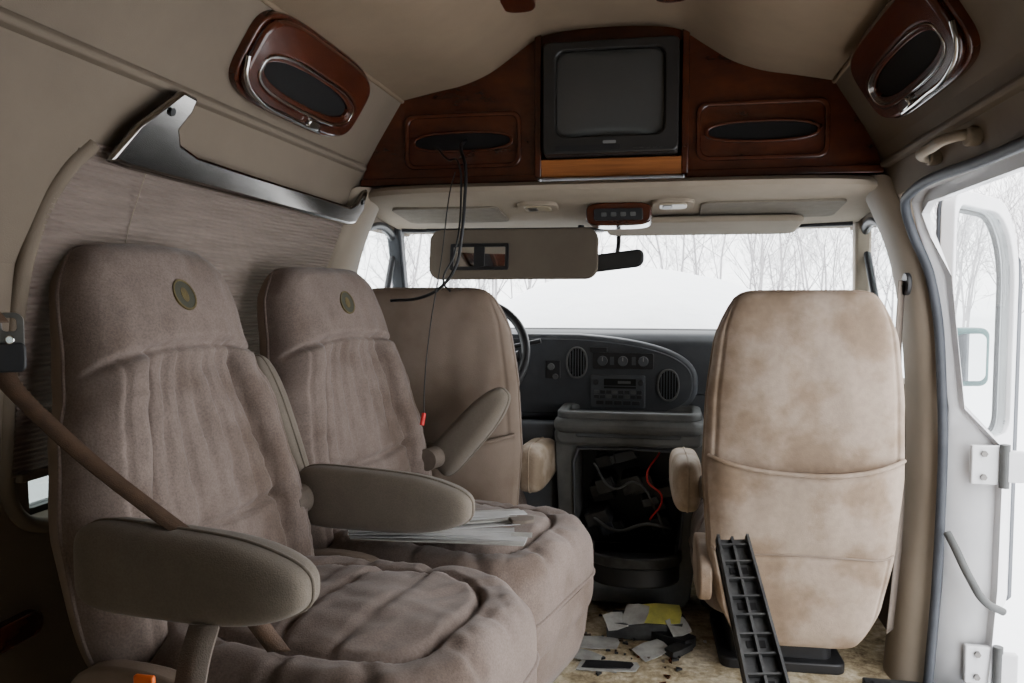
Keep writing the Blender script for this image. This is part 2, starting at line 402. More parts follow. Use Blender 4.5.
# cab roof above windshield
prism('ceiling_cab',[(2.38,1.41),(2.38,1.88),(2.44,1.88),(2.85,1.40),(2.85,1.33)],VC-.85,VC+.85,'ledge',None,lambda a,b,c:(c,a,b))
# trims along the sides
for sg,nm in ((-1,'left'),(1,'right')):
    zt=1.43 if sg<0 else 1.40
    fr=lambda a,b,c,sg=sg,zt=zt:(VC+sg*(hw(zt)+a),c,zt+b)
    prism('trim_'+nm,[(.02,.014),(-.008,.008),(-.016,-.004),(-.012,-.012),(.02,-.016)],-1.2,2.28,'panel',None,fr,.003)
for sg,nm in ((-1,'crease_left'),(1,'crease_right')):
    tube('trim_'+nm,[(VC+sg*.604,-1.2,1.622),(VC+sg*.604,2.3,1.622)],.006,'ceil',None,smooth=False)
# ceiling lamps (wood bases)
for i,x in enumerate((-.365,.010)):
    gg=group('ceiling_lamp' if i==0 else 'ceiling_lamp.001')
    prism('wood_base',sup(x,1.975,.045,.055,2.6,32),1.76,1.80,'wood',gg,None,.006)
fr=lambda a,b,c:(VC-hw(.5)+c,a,b)
prism('trim_wood_left',rrect(.9,.50,.26,.022,.02),-.01,.018,'wood',None,fr,.004)

# left side window behind shade
g=group('window_1')
fr=lambda a,b,c:(VC-hw(b)-.075+c,a,b)
ring('frame',rrect(1.71,.975,.57,.345,.06),rrect(1.71,.975,.53,.305,.05),-.01,.020,'black',g,fr)
prism('pane',rrect(1.71,.975,.53,.305,.05),.003,.007,'glass_t',g,fr)
# pleated shade
g=group('pleated_window_shade')
V=[];F=[]; rows=130; cols=30
for j in range(rows+1):
    z=1.30-.55*j/rows
    for i in range(cols+1):
        k=i/cols; y=1.13+.05*math.exp(-((z-1.30)/.06)**2)*(1-k)+1.12*k-.02*(1-k)*j/rows
        d=.0040*(j%2)+.006*noise.noise(Vector((y*2.2,z*4,1)))
        V.append((VC-hw(z)+.010+d,y,z+.008*noise.noise(Vector((y*2.5,z*2,3)))))
for j in range(rows):
    for i in range(cols):
        a=j*(cols+1)+i; F.append((a,a+1,a+cols+2,a+cols+1))
mesh('pleats',V,F,'shade',g,False)
fr=lambda a,b,c:(VC-hw(b)+c,a,b)
prism('bottom_bar',[(1.12,.742),(2.24,.742),(2.24,.757),(1.12,.757)],.008,.024,'panel',g,fr,.003)
tube('cord',[(VC-hw(1.28)+.03,1.3,1.28),(VC-hw(1.1)+.026,1.33,1.12),(VC-hw(.8)+.026,1.36,.8)],.001,'panel_l',g)
# window surround moulding
w_=lambda y,z:(VC-hw(z)-.002,y,z)
tube('trim_window_edge',[w_(1.19,1.30),w_(1.15,1.25),w_(1.125,1.15),w_(1.115,1.0),w_(1.115,.8),w_(1.13,.69),w_(1.2,.65),w_(1.5,.645),w_(2.2,.645)],.014,'panel')
# chrome valance rail
g=group('chrome_valance_rail')
fr=lambda a,b,c:(VC-hw(b)+c,a,b)
pts=[(1.19,1.272),(1.235,1.34),(1.325,1.418),(1.375,1.415),(1.368,1.385),(1.345,1.352),(1.36,1.33),(1.42,1.318),(1.60,1.314),(1.9,1.310),(2.20,1.305),(2.235,1.32),(2.265,1.365),(2.305,1.365),(2.30,1.305),(2.27,1.262),(2.22,1.256),(1.7,1.262),(1.25,1.268)]
prism('rail',pts,.024,.042,'rail',g,fr,.008)
for y,z in ((1.305,1.375),(2.265,1.325)):
    prism('screw',sup(y,z,.007,.007,2,12),.038,.046,'black',g,fr)

# right door opening: jamb, seal
g=group('door_opening_frame')
def jp(off,x): # path around opening
    P=[(2.22,0.0),(2.235,.4),(2.255,.8),(2.265,1.1),(2.25,1.22),(2.21,1.29),(2.13,1.312),(1.6,1.315),(1.0,1.315),(.5,1.315)]
    R=[]
    for y,z in P:
        c=min(1,max(0,(z-1.1)/.2)); R.append((VC+hw(z)+x,y-off*(1-c) ,z-off*c))
    return R
tube('rubber_seal',jp(.010,-.008),.012,'rubber',g)
def jw(z): return .12 if z<.66 else (.03 if z>.76 else .12-.09*(z-.66)/.1)
V=[];F=[]
path=[]
for y,z in [(2.22,0),(2.23,.3),(2.24,.55),(2.245,.66),(2.25,.70),(2.255,.76),(2.262,.95),(2.265,1.1),(2.25,1.22),(2.21,1.29),(2.13,1.312),(1.6,1.315),(.5,1.315)]:
    c=min(1,max(0,(z-1.1)/.2)); x0=VC+hw(z)+.006; w_=jw(z)
    path.append((x0,y,z)); V+=[(x0,y,z),(x0+w_,y,z),(x0+w_,y-.03*(1-c),z-.03*c),(x0+w_+.012,y+.02*(1-c),z-.03*c)]
for i in range(len(path)-1):
    for k in range(3): q=4*i+k; F.append((q,q+1,q+5,q+4))
o=mesh('painted_jamb',V,F,'paint',g,True,auto=40); s=o.modifiers.new('s','SOLIDIFY'); s.thickness=.006
prism('sill_plate',[(VC+.70,.5),(VC+.96,.5),(VC+.96,2.25),(VC+.70,2.25)],0.001,.02,'blackdirty',g,None,.004)
for i in range(6): prism('sill_rib_%d'%i,[(VC+.72+i*.035,.6),(VC+.73+i*.035,.6),(VC+.73+i*.035,2.22),(VC+.72+i*.035,2.22)],.018,.026,'black',g)
# B pillar covers
g=group('pillar_cover')
V=[];F=[]
secs=[(0,.13),(.3,.125),(.42,.09),(.55,.075),(.9,.07),(1.15,.065),(1.28,.07),(1.37,.09)]
for z,d in secs:
    X=VC+hw(min(z,1.4)); o_=(.04*min(1,z/.9))
    V+=[(X+.01,2.24+o_,z),(X-d*.35,2.245+o_,z),(X-d*.6,2.28+o_,z),(X-d*.65,2.36+o_,z),(X-d*.4,2.44+o_,z),(X+.01,2.47+o_,z)]
for r in range(len(secs)-1):
    for i in range(5): F.append((r*6+i,r*6+i+1,r*6+i+7,r*6+i+6))
o=mesh('cover',V,F,'panel_l',g,True,auto=70); o.modifiers.new('ss','SUBSURF').levels=2; o.modifiers['ss'].render_levels=2
g2=group('pillar_cover.001')
V2=[(2*VC-x,y-.03,z) for x,y,z in V]
o=mesh('cover',V2,F,'panel_l',g2,True,auto=70); o.modifiers.new('ss','SUBSURF').levels=2; o.modifiers['ss'].render_levels=2
# passenger seat belt on pillar
g=group('front_seat_belt')
X=VC+hw(1.05)-.060
prism('d_ring',sup(2.29,1.08,.028,.03,2.2,24),0,.012,'black',g,lambda a,b,c:(X-.006+c,a,b),.003)
strap('webbing',[(X-.012,2.29,1.09),(X-.02,2.28,.9),(X-.012,2.27,.7),(X-.008,2.26,.45),(X-.03,2.25,.15)],(.5,.7,.0),.045,'belt_l',g)

# ------------------------------------------------------------ side door, open, swung forward
g=group('side_door',(VC+.885,2.30,0),math.radians(54))
fr=lambda a,b,c:(a,c,b)
def rin(i,zb=None,il=None):
    il=i if il is None else il
    return rrect4(.03+il,.62-i,(.05 if zb is None else zb)+ (i if zb is None else 0),1.335-i,(max(.02,.24-i*.5),.06,.05,.05))
outer=rin(0); inner=rin(.040,.62,.018)
ring('door_shell',outer,inner,-.018,.018,'paint',g,fr,.004)
ring('inner_window_trim',rin(.018,.60,.010),rin(.040,.62,.018),.017,.028,'paint',g,fr,.003)
tube('window_seal',[fr(a,b,.026) for a,b in rin(.046,.626,.02)],.007,'black',g,True,False)
tube('door_seal',[fr(a,b,.024) for a,b in rin(.010)],.008,'rubber',g,True,False)
prism('pane',inner,-.005,0,'glass',g,fr)
prism('inner_panel',rrect(.325,.33,.25,.23,.04,5),.018,.035,'cons',g,fr,.006)
prism('inner_panel_rib',rrect(.325,.40,.22,.02,.01,5),.030,.045,'paint',g,fr,.006)
prism('edge_cover',[(.615,.06),(.665,.06),(.665,1.08),(.64,1.16),(.615,1.18)],-.02,.035,'rubber',g,fr,.01)
g=group('door_hinge',(VC+.985,2.20,0))
for nm,z in (('upper',.62),('lower',.10)):
    box('leaf_a_'+nm,-.05,.03,-.005,.012,z-.05,z+.05,'paint',g,.004)
    box('leaf_b_'+nm,.02,.07,-.02,.0,z-.04,z+.04,'paint',g,.004)
    prism('knuckle_'+nm,sup(.025,-.01,.012,.012,2,20),z-.055,z+.055,'cons',g)
    for dz in (-.03,.03): prism('bolt_'+nm,sup(-.022,z+dz,.008,.008,2,6),-.013,-.004,'steel',g,lambda a,b,c:(a,c,b))
tube('check_strap',[(-.10,-.0,.44),(-.09,-.03,.41),(-.06,-.05,.34),(-.02,-.04,.28),(.03,-.02,.25)],.010,'cons',g)

# grab handle
g=group('grab_handle')
X=VC+hw(1.36)
tube('bar',[(X-.005,1.92,1.35),(X-.035,1.90,1.352),(X-.045,1.80,1.355),(X-.035,1.71,1.358),(X-.005,1.69,1.36)],.011,'panel_l',g)
for y in (1.92,1.69):
    prism('mount',sup(y,1.354,.026,.018,2.5,24),-.012,.012,'panel_l',g,lambda a,b,c:(X-c-.006,a,b),.004)

# ------------------------------------------------------------ wooden oval housings on sloped panels
def housing(name,sg):
    g=group(name)
    o=Vector((VC+sg*.650,1.750 if sg<0 else 1.79,1.543)); uy=Vector((0,1,0)); uz=Vector((-sg*.534,0,.845)); nn=Vector((-sg*.845,0,-.534))
    fr=lambda a,b,c:tuple(o+uy*a+uz*b+nn*c)
    out=sup(0,0,.275,.094,4.2,64)
    ring('base',[(x*1.03,y*1.08) for x,y in out],sup(0,-.014,.240,.056,3.2,64),-.01,.014,'wood',g,fr,.004)
    ring('burl_body',out,sup(0,-.020,.232,.046,3.0,64),.012,.030,'wood',g,fr,.010)
    ring('chrome_ring',sup(0,-.020,.235,.049,3.0,64),sup(0,-.020,.228,.042,3,64),.012,.031,'chrome',g,fr,.0015)
    ring('inner_wood',sup(0,-.020,.230,.044,3.0,64),sup(0,-.018,.212,.033,2.4,64),.008,.024,'wood',g,fr,.003)
    prism('recess',sup(0,-.018,.216,.035,2.4,48),.0,.014,'dark',g,fr)
    tube('chrome_lip',[fr(-.278,-.015,.020),fr(-.262,-.055,.028),fr(-.20,-.082,.034),fr(-.05,-.090,.036),fr(.10,-.090,.036)],.0055,'chrome',g)
    prism('reading_lamp_clip',sup(.06,-.080,.030,.012,3,24),.02,.042,'chrome',g,fr,.004)
housing('wood_light_housing',-1); housing('wood_light_housing.001',1)

# ------------------------------------------------------------ overhead TV cabinet
g=group('overhead_tv_cabinet')
YF=2.30
fr=lambda a,b,c:(VC+a,YF+c,b)
bot=1.385
bx0,bx1=-.195,.215
L_=[(-.735,bot),(-.715,1.44),(-.612,1.63)]+[(x,z+.004) for x,z in sm if -.61<x<bx0]+[(bx0,1.785),(bx0,bot)]
R_=[(bx1,bot),(bx1,1.782)]+[(x,z+.004) for x,z in sm if bx1<x<.61]+[(.612,1.63),(.715,1.44),(.735,bot)]
prism('face_left',L_,0,.05,'wood',g,fr); prism('face_right',R_,0,.05,'wood',g,fr)
prism('bay_back',[(bx0,bot),(bx1,bot),(bx1,1.83),(bx0,1.83)],.062,.07,'dark',g,fr)
prism('bay_top',[(bx0,1.752),(bx1,1.752),(bx1,1.81),(bx0,1.81)],-.005,.06,'wood',g,fr,.003)
prism('bay_shelf',[(bx0,bot),(bx1,bot),(bx1,1.436),(bx0,1.436)],-.018,.06,'wood_o',g,fr,.004)
for x in (bx0,bx1): prism('bay_stile',[(x-.010,bot),(x+.010,bot),(x+.010,1.785),(x-.010,1.785)],-.020,.06,'wood',g,fr,.004)
prism('bottom_rail_l',[(-.735,bot-.01),(bx0,bot-.01),(bx0,bot+.012),(-.73,bot+.012)],-.014,.02,'wood',g,fr,.004)
prism('bottom_rail_r',[(bx1,bot-.01),(.735,bot-.01),(.73,bot+.012),(bx1,bot+.012)],-.014,.02,'wood',g,fr,.004)
for sx,cx in ((-1,-.42),(1,.42)):
    ring('raised_panel_%d'%sx,rrect(cx,1.50,.175,.080,.03),rrect(cx,1.50,.162,.068,.024),-.012,.002,'wood',g,fr,.004)
    ring('slot_rim_%d'%sx,sup(cx,1.497,.152,.031,2.6,52),sup(cx,1.497,.142,.024,2.4,52),-.012,.002,'wood',g,fr,.002)
    prism('slot_%d'%sx,sup(cx,1.497,.142,.024,2.4,48),-.004,.001,'dark',g,fr)
# television
g=group('television')
cx,cz=.01,1.595
prism('case',rrect(cx,cz,.187,.155,.012),-.035,.055,'tv',g,fr,.006)
ring('bezel',rrect(cx,cz+.002,.187,.154,.014,6),rrect(cx,cz+.014,.150,.118,.03,6),-.055,-.03,'tv',g,fr,.006)
V=[];F=[];k=20
for j in range(k+1):
    for i in range(k+1):
        s=2*i/k-1;t=2*j/k-1
        V.append(fr(cx+.148*s*ck(t,10),cz+.014+.116*t*ck(s,10),-.038-.010*(1-s*s)*(1-t*t)**.5))
for j in range(k):
    for i in range(k): a=j*(k+1)+i; F.append((a,a+1,a+k+2,a+k+1))
mesh('crt_screen',V,F,'screen',g)
prism('badge_patch',rrect(cx,cz-.122,.018,.004,.003),-.057,-.05,'btn',g,fr)
for i in range(5): prism('front_button_%d'%i,rrect(cx+.07+i*.018,cz-.138,.006,.003,.002),-.058,-.05,'tv',g,fr)
prism('control_door',rrect(cx-.06,cz-.137,.09,.008,.003),-.057,-.05,'black',g,fr)

# ------------------------------------------------------------ header ledge (curved plan)
g=group('overhead_console')
P=[(2.36,1.372),(2.25,1.370),(2.225,1.366),(2.210,1.355),(2.213,1.342),(2.235,1.334),(2.30,1.328),(2.55,1.300),(2.80,1.275),(2.86,1.275),(2.86,1.315),(2.42,1.372)]
V=[];F=[];nx=48;m_=len(P)
for i in range(nx+1):
    q=2*i/nx-1; x=VC+q*.765
    for y,z in P:
        w_=max(0,1-(y-2.21)/.35) if y<2.56 else 0
        V.append((x,y+w_*.13*abs(q)**7,z))
for i in range(nx):
    for k in range(m_): F.append((i*m_+k,i*m_+(k+1)%m_,(i+1)*m_+(k+1)%m_,(i+1)*m_+k))
F+=[tuple(range(m_)),tuple(range(nx*m_+m_-1,nx*m_-1,-1))]
mesh('ledge_body',V,F,'ledge',g,True,auto=50)
frx=lambda a,b,c:(c,a,b)
def us(y): return 1.328-(y-2.30)*.106
def under(name,x0,x1,y0,y1,th,m,r=.03,bv=.003,p=None):
    pts=rrect((x0+x1)/2,(y0+y1)/2,(x1-x0)/2,(y1-y0)/2,r)
    return prism(name,pts,-.004,th,m,p or g,lambda a,b,c:(a,b,us(b)-c),bv)
under('mesh_panel_left',-.84,-.50,2.38,2.60,.006,'mesh'); under('mesh_panel_right',.10,.50,2.38,2.60,.006,'mesh')
for x in (-.375,.02):
    under('lamp_bezel',x-.06,x+.06,2.33,2.43,.011,'ledge',.03); under('lamp_lens',x-.04,x+.04,2.345,2.415,.014,'amber',.02); under('lamp_dark',x-.03,x+.0,2.355,2.40,.016,'steel',.01)
g=group('overhead_compass_display')
prism('wood_body',sup(-.135,1.287,.095,.034,4,40),2.36,2.50,'wood',g,lambda a,b,c:(a,c,b),.006)
prism('display_panel',rrect(-.135,1.285,.070,.017,.006),2.352,2.362,'black',g,lambda a,b,c:(a,c,b),.002)
for i in range(4): prism('button_%d'%(i+1),rrect(-.177+i*.028,1.285,.008,.006,.003),2.347,2.355,'cons',g,lambda a,b,c:(a,c,b),.001)
# sun visors
g=group('sun_visor')
u=Vector((0,-.16,-1)).normalized()
o=Vector((-.50,2.64,1.268)); frv=lambda a,b,c:tuple(o+Vector((1,0,0))*a+u*b+Vector((0,-1,.16)).normalized()*c)
prism('board',rrect(0,.082,.285,.085,.04),-.009,.009,'visor',g,frv,.006)
ring('mirror_frame',rrect(-.11,.092,.10,.045,.006),rrect(-.11,.092,.088,.033,.004),.006,.015,'black',g,frv,.002)
prism('mirror_glass',rrect(-.11,.092,.088,.033,.004),.006,.011,'mirror',g,frv)
prism('mirror_switch',rrect(-.11,.092,.018,.033,.003),.006,.014,'black',g,frv)
tube('pivot_rod',[(-.80,2.64,1.272),(-.22,2.64,1.268)],.005,'black',g,smooth=False)
g=group('sun_visor.001')
prism('board',rrect(.11,2.63,.30,.115,.04),0,.02,'ledge',g,lambda a,b,c:(a,b,us(b)-.012-c),.008)
prism('bracket',rrect(-.215,2.66,.015,.02,.005),0,.03,'black',g,lambda a,b,c:(a,b,us(b)-c),.003)
g=group('rear_view_mirror')
prism('housing',[(x*1,y+.12*x) for x,y in rrect(0,0,.105,.030,.024)],0,.03,'black',g,lambda a,b,c:(-.175+a,2.72+c,1.165+b),.008)
prism('mirror_glass',[(x*1,y+.12*x) for x,y in rrect(0,0,.095,.023,.02)],-.002,.0,'tv',g,lambda a,b,c:(-.175+a,2.72+c,1.165+b))
tube('stalk',[(-.165,2.75,1.17),(-.16,2.80,1.22),(-.16,2.83,1.27)],.008,'black',g)
tube('coat_hook',[(-.275,2.66,1.28),(-.275,2.655,1.25),(-.275,2.64,1.245)],.011,'black',g)

# ------------------------------------------------------------ windshield + pillars + cab windows
g=group('window_2')
V=[];F=[];k=16
for j in range(k+1):
    b=j/k
    for i in range(k+1):
        s=2*i/k-1; hx=.85+(.75-.85)*b
        V.append((VC+hx*s,3.22-.40*b+ -.10*s*s,.90+.385*b))
for j in range(k):
    for i in range(k): a=j*(k+1)+i; F.append((a,a+1,a+k+2,a+k+1))
mesh('windshield_pane',V,F,'glass',g)
tube('top_gasket',[V[k*(k+1)+i] for i in range(0,k+1,2)],.014,'black',g)
tube('base_gasket',[V[i] for i in range(0,k+1,2)],.02,'black',g)
for sg,nm in ((-1,'left'),(1,'right')):
    g3=group('pillar_trim' if sg<0 else 'pillar_trim.001')
    a=Vector((VC+sg*.775,2.73,1.29)); b=Vector((VC+sg*.87,3.13,.85))
    V=[]
    for p in (a,b):
        V+=[p+Vector((sg*.03,-.03,0)),p+Vector((-sg*.02,-.02,0)),p+Vector((-sg*.02,.03,.01)),p+Vector((sg*.03,.04,.01))]
    o=mesh('cover',V,[(0,1,5,4),(1,2,6,5),(2,3,7,6),(3,0,4,7),(0,1,2,3),(4,5,6,7)],'dash' if sg<0 else 'panel_l',g3,False); bevel(o,.01)
    gw=group('window_3' if sg<0 else 'window_4')
    frw=lambda a_,b_,c_,sg=sg:(VC+sg*(hw(b_)+.02+c_),a_,b_)
    y0=2.40 if sg<0 else 2.48
    tube('frame',[frw(y0,.79,-.01),frw(y0,1.0,-.01),frw(y0+.02,1.22,-.01),frw(y0+.07,1.265,-.01),frw(2.72,1.268,-.01),frw(2.80,1.23,-.01),frw(3.05,.95,-.01),frw(3.12,.80,-.01)],.016,'black',gw)
    tube('divider',[frw(2.80,1.24,-.01),frw(2.82,.8,-.01)],.012,'black',gw,smooth=False)
    prism('pane',[(y0,.78),(y0,1.26),(2.76,1.27),(3.1,.8)],.01,.013,'glass',gw,frw)
# passenger door mirror
g=group('door_mirror',(1.02,2.95,.84),math.radians(12))
prism('housing',rrect(0,0,.07,.10,.03),0,.07,'green',g,lambda a,b,c:(a,c,b),.012)
prism('mirror_glass',rrect(0,0,.052,.080,.024),-.004,.0,'mirror',g,lambda a,b,c:(a,c,b))
tube('arm',[(-.06,.03,-.04),(-.16,.03,-.10),(-.26,.02,-.12)],.012,'black',g)

# ------------------------------------------------------------ dashboard
g=group('dashboard')
P=[(3.28,.5),(3.28,.89),(3.1,.915),(2.93,.925),(2.86,.915),(2.83,.885),(2.82,.72),(2.86,.60),(2.95,.52)]
prism('dash_body',P,VC-.86,VC+.85,'dash',g,frx,.012)
frd=lambda a,b,c:(a,2.83-c,b)
zc=.765
def podpts(ins,n=60):
    R=[]
    for i in range(n):
        t=2*math.pi*i/n; c,s=math.cos(t),math.sin(t)
        x=-.43+(.545-ins)*math.copysign(abs(c)**(.62),c)
        z=zc+(.150-ins)*math.copysign(abs(s)**(.75),s)-.02*max(0,(x+.3)/.4)
        R.append((x,z))
    return R
prism('pod_hood',podpts(0),-.03,.035,'dash_l',g,frd,.012,True)
prism('pod_face',podpts(.018),.03,.041,'dash',g,frd,.003,True)
def dd(name,pts,c0,c1,m,bv=.002): return prism(name,pts,c0,c1,m,g,frd,bv)
for cx,cz in ((-.30,.815),(.015,.742)):
    ring('vent_rim',sup(cx,cz,.038,.056,2.2,40),sup(cx,cz,.032,.050,2.2,40),.036,.052,'cons',g,frd,.002)
    prism('vent_core',sup(cx,cz,.033,.051,2.2,32),.036,.042,'dark',g,frd)
    for i in range(6):
        x=cx-.024+i*.0096; h=.050*math.sqrt(max(0,1-((x-cx)/.033)**2)); dd('vane',[(x-.0018,cz-h),(x+.0018,cz-h),(x+.0018,cz+h),(x-.0018,cz+h)],.04,.05,'dash_l',0)
dd('radio_body',rrect(-.157,.717,.094,.056,.006),.036,.048,'dash_l')
dd('radio_display',rrect(-.150,.749,.055,.012,.002),.046,.0495,'dark',0)
dd('radio_display_digits',rrect(-.135,.749,.022,.0045,.001),.049,.0502,'cons',0)
dd('cassette_slot',rrect(-.150,.731,.055,.0035,.002),.046,.0495,'dark',0)
for r_ in range(2):
    for i in range(8): dd('radio_button_%d%d'%(r_,i),rrect(-.230+i*.021,.715-r_*.016,.0088,.006,.001),.046,.053,'black' if (i+r_)%3 else 'cons',.001)
for i in range(5): dd('radio_button_c%d'%i,rrect(-.218+i*.031,.678,.013,.007,.001),.046,.053,'black',.001)
dd('radio_knob',sup(-.232,.749,.010,.010,2,20),.046,.060,'black'); dd('radio_knob_b',sup(-.078,.749,.010,.010,2,20),.046,.060,'black')
dd('hvac_plate',rrect(-.14,.823,.105,.028,.008),.036,.045,'black')
for x in (-.21,-.14,-.07): dd('hvac_knob',sup(x,.823,.017,.017,2,24),.044,.060,'dash_l')
for x in (-.21,-.14,-.07): dd('hvac_pointer',rrect(x,.83,.0015,.007,.001),.059,.0615,'btn',0)
for i,x in enumerate((-.178,-.103)): dd('hvac_scale_%d'%i,rrect(x,.823,.007,.014,.001),.044,.047,'dash_l',0)
dd('switch_panel_a',rrect(-.385,.79,.026,.032,.004),.036,.047,'black'); dd('switch_panel_b',rrect(-.225,.862,.03,.008,.003),.036,.047,'black')
dd('switch_a',sup(-.39,.80,.012,.012,2,20),.045,.06,'cons'); dd('switch_c',sup(-.375,.765,.010,.010,2,20),.045,.055,'cons')
dd('instrument_cluster',sup(-.70,.79,.19,.10,3,40),.036,.055,'black')
dd('lower_trim',rrect(.3,.66,.24,.05,.02),.0,.03,'dash')
dd('glovebox_line',rrect(.42,.78,.24,.10,.03),.0,.012,'dash_l',.006)
# steering wheel
g=group('steering_wheel',(-.65,2.60,.85)); 
Rm=Matrix.Rotation(math.radians(62),3,'X')
tube('rim',[tuple(Rm@Vector((.20*math.cos(a),.20*math.sin(a),0))) for a in [2*math.pi*i/24 for i in range(24)]],.015,'black',g,True)
tube('spoke_1',[tuple(Rm@Vector(p)) for p in ((-.18,0,0),(-.06,-.02,-.03),(.06,-.02,-.03),(.18,0,0))],.018,'black',g)
tube('spoke_2',[tuple(Rm@Vector(p)) for p in ((0,0,-.03),(0,-.18,0))],.016,'black',g)
prism('hub',sup(0,0,.075,.065,3,32),-.05,.0,'dash',g,lambda a,b,c:tuple(Rm@Vector((a,b,c))),.012)
tube('column',[tuple(Rm@Vector((0,0,-.04))),tuple(Rm@Vector((0,0,-.24)))],.035,'dash',g,smooth=False)
tube('stalk_lever',[(.03,.09,.0),(.235,.10,.045)],.008,'black',g,smooth=False)

# ------------------------------------------------------------ engine cover console
g=group('engine_cover_console')
XC=-.112
frc=lambda a,b,c:(XC+a,2.62+c,b)
outer=[(-.20,.03),(.20,.03),(.225,.25),(.24,.50),(.245,.60),(.225,.635),(0,.65),(-.225,.635),(-.245,.60),(-.24,.50),(-.225,.25)]
inn=[(-.155,.14),(.155,.14),(.17,.30),(.175,.50),(.16,.54),(0,.545),(-.16,.54),(-.175,.50),(-.17,.30)]
def byang(P,c,n=72):
    R=[]
    for k in range(n):
        a=2*math.pi*k/n; d=Vector((math.cos(a),math.sin(a))); best=None
        for i in range(len(P)):
            p=Vector(P[i])-Vector(c); q=Vector(P[(i+1)%len(P)])-Vector(c); e=q-p
            den=d.x*e.y-d.y*e.x
            if abs(den)<1e-9: continue
            t=(p.x*e.y-p.y*e.x)/den; s_=(p.x*d.y-p.y*d.x)/den
            if t>0 and -1e-6<=s_<=1+1e-6: best=t if best is None else min(best,t)
        R.append(tuple(Vector(c)+d*best))
    return R
cc=(0,.35)
ring('console_shell',byang(outer,cc),byang(inn,cc),0,.30,'cons',g,frc,.006)
ring('cavity_lip',byang([(x*1.05,.35+(z-.35)*1.05) for x,z in inn],cc),byang(inn,cc),-.012,.02,'dash_l',g,frc,.004)
prism('cavity_back',inn,.24,.25,'black',g,frc)
random.seed(21)
for i in range(18):
    x=random.uniform(-.12,.12); z=random.uniform(.20,.50); w=random.uniform(.012,.045); h=random.uniform(.01,.03)
    prism('cavity_part_%d'%i,[(x+px*w-.3*py*h,z+py*h+.25*px*w) for px,py in ((-1,-1),(1,-.8),(.8,1),(-1,.9))],random.uniform(.08,.17),.24,random.choice(['blackdirty','blackdirty','dash_l','black']),g,frc,.004)
tube('cavity_wire',[frc(-.12,.48,.08),frc(-.05,.40,.06),frc(.02,.42,.08),frc(.09,.33,.07),frc(.12,.25,.08)],.004,'cons',g)
tube('cavity_wire_b',[frc(-.14,.30,.1),frc(-.04,.26,.05),frc(.06,.29,.04),frc(.14,.27,.07)],.006,'cons',g)
tube('cavity_wire_c',[frc(.10,.52,.1),frc(.06,.44,.05),frc(.11,.38,.05),frc(.07,.30,.06)],.003,'red',g)
prism('top_tray',rrect(XC,2.72,.245,.15,.05),.60,.65,'cons',g,None,.02)
ring('tray_rim',rrect(XC,2.70,.235,.12,.05),rrect(XC,2.70,.205,.09,.035),.645,.672,'cons',g,None,.008)
prism('tray_face',rrect(0,.595,.24,.035,.03),-.03,.02,'cons',g,frc,.012)
prism('tray_dark_recess',rrect(0,.60,.17,.012,.01),-.034,-.02,'dash_l',g,frc,.003)
def half(ra,rb,n=20):
    return [(XC+.02+ra*math.cos(math.pi+math.pi*i/n),2.60+rb*math.sin(math.pi+math.pi*i/n)) for i in range(n+1)]+[(XC+.02+ra,2.66),(XC+.02-ra,2.66)]
ring('drawer_rim',half(.155,.115),half(.135,.095),.19,.225,'blackdirty',g,None,.006)
prism('drawer_body',half(.148,.108),.125,.195,'black',g,None,.01)
prism('side_wing_left',[(-.45,.12),(-.24,.12),(-.24,.62),(-.40,.62),(-.42,.45)],.05,.12,'dash_l',g,frc,.02)
prism('side_wing_right',[(.45,.0),(.24,.0),(.24,.60),(.40,.60),(.42,.45)],.08,.14,'dash_l',g,frc,.02)

# ------------------------------------------------------------ cables
g=group('hanging_cable')
tube('power_cord',[(-.575,2.29,1.50),(-.565,2.2,1.46),(-.540,2.15,1.40),(-.538,2.13,1.30),(-.545,2.12,1.20),(-.56,2.12,1.13),(-.60,2.12,1.075),(-.66,2.13,1.045),(-.76,2.16,1.035)],.0045,'black',g)
tube('loop_cord',[(-.66,2.29,1.48),(-.60,2.2,1.43),(-.565,2.16,1.42),(-.55,2.14,1.32),(-.565,2.12,1.16),(-.59,2.10,1.085),(-.57,2.10,1.06)],.0028,'black',g)
tube('thin_wire',[(-.59,2.23,1.40),(-.585,2.15,1.33),(-.595,2.10,1.15),(-.615,2.05,.95),(-.615,2.0,.80),(-.61,1.98,.735)],.0016,'black',g)
tube('red_plug',[(-.610,1.98,.745),(-.613,1.97,.715)],.006,'red',g,smooth=False)

# ------------------------------------------------------------ seat belts
g=group('lap_seat_belt')
strap('webbing',[(-.965,1.02,.945),(-.93,1.0,.915),(-.80,.980,.825),(-.66,.975,.735),(-.60,.99,.69),(-.57,1.02,.60),(-.55,1.06,.53)],(.70,.62,-.15),.034,'belt',g)
fr=lambda a,b,c:(-.945+a*.75+c*.6,1.015+a*.55-c*.7,.985+b)
ring('latch_plate',rrect(0,0,.020,.040,.014),rrect(0,.022,.010,.010,.006),-.003,.003,'steel',g,fr,.001)
prism('latch_cover',rrect(0,-.026,.022,.022,.010),-.007,.007,'black',g,fr,.003)
prism('latch_bolt',sup(0,.0,.007,.007,2,16),.0,.010,'chrome',g,fr,.002)
strap('upper_webbing',[(-.955,1.0,1.01),(-.985,.985,1.06),(-1.0,.96,1.12)],(.7,.6,0),.036,'belt',g)
g=group('belt_buckle')
strap('stalk',[(-.585,.93,.62),(-.590,.905,.56),(-.592,.89,.45),(-.59,.9,.30)],(1,.1,0),.04,'belt_l',g,.006)
box('buckle_body',-.645,-.613,.865,.885,.46,.560,'black',g,.006)
box('release_button',-.643,-.615,.860,.868,.540,.580,'orange',g,.003)

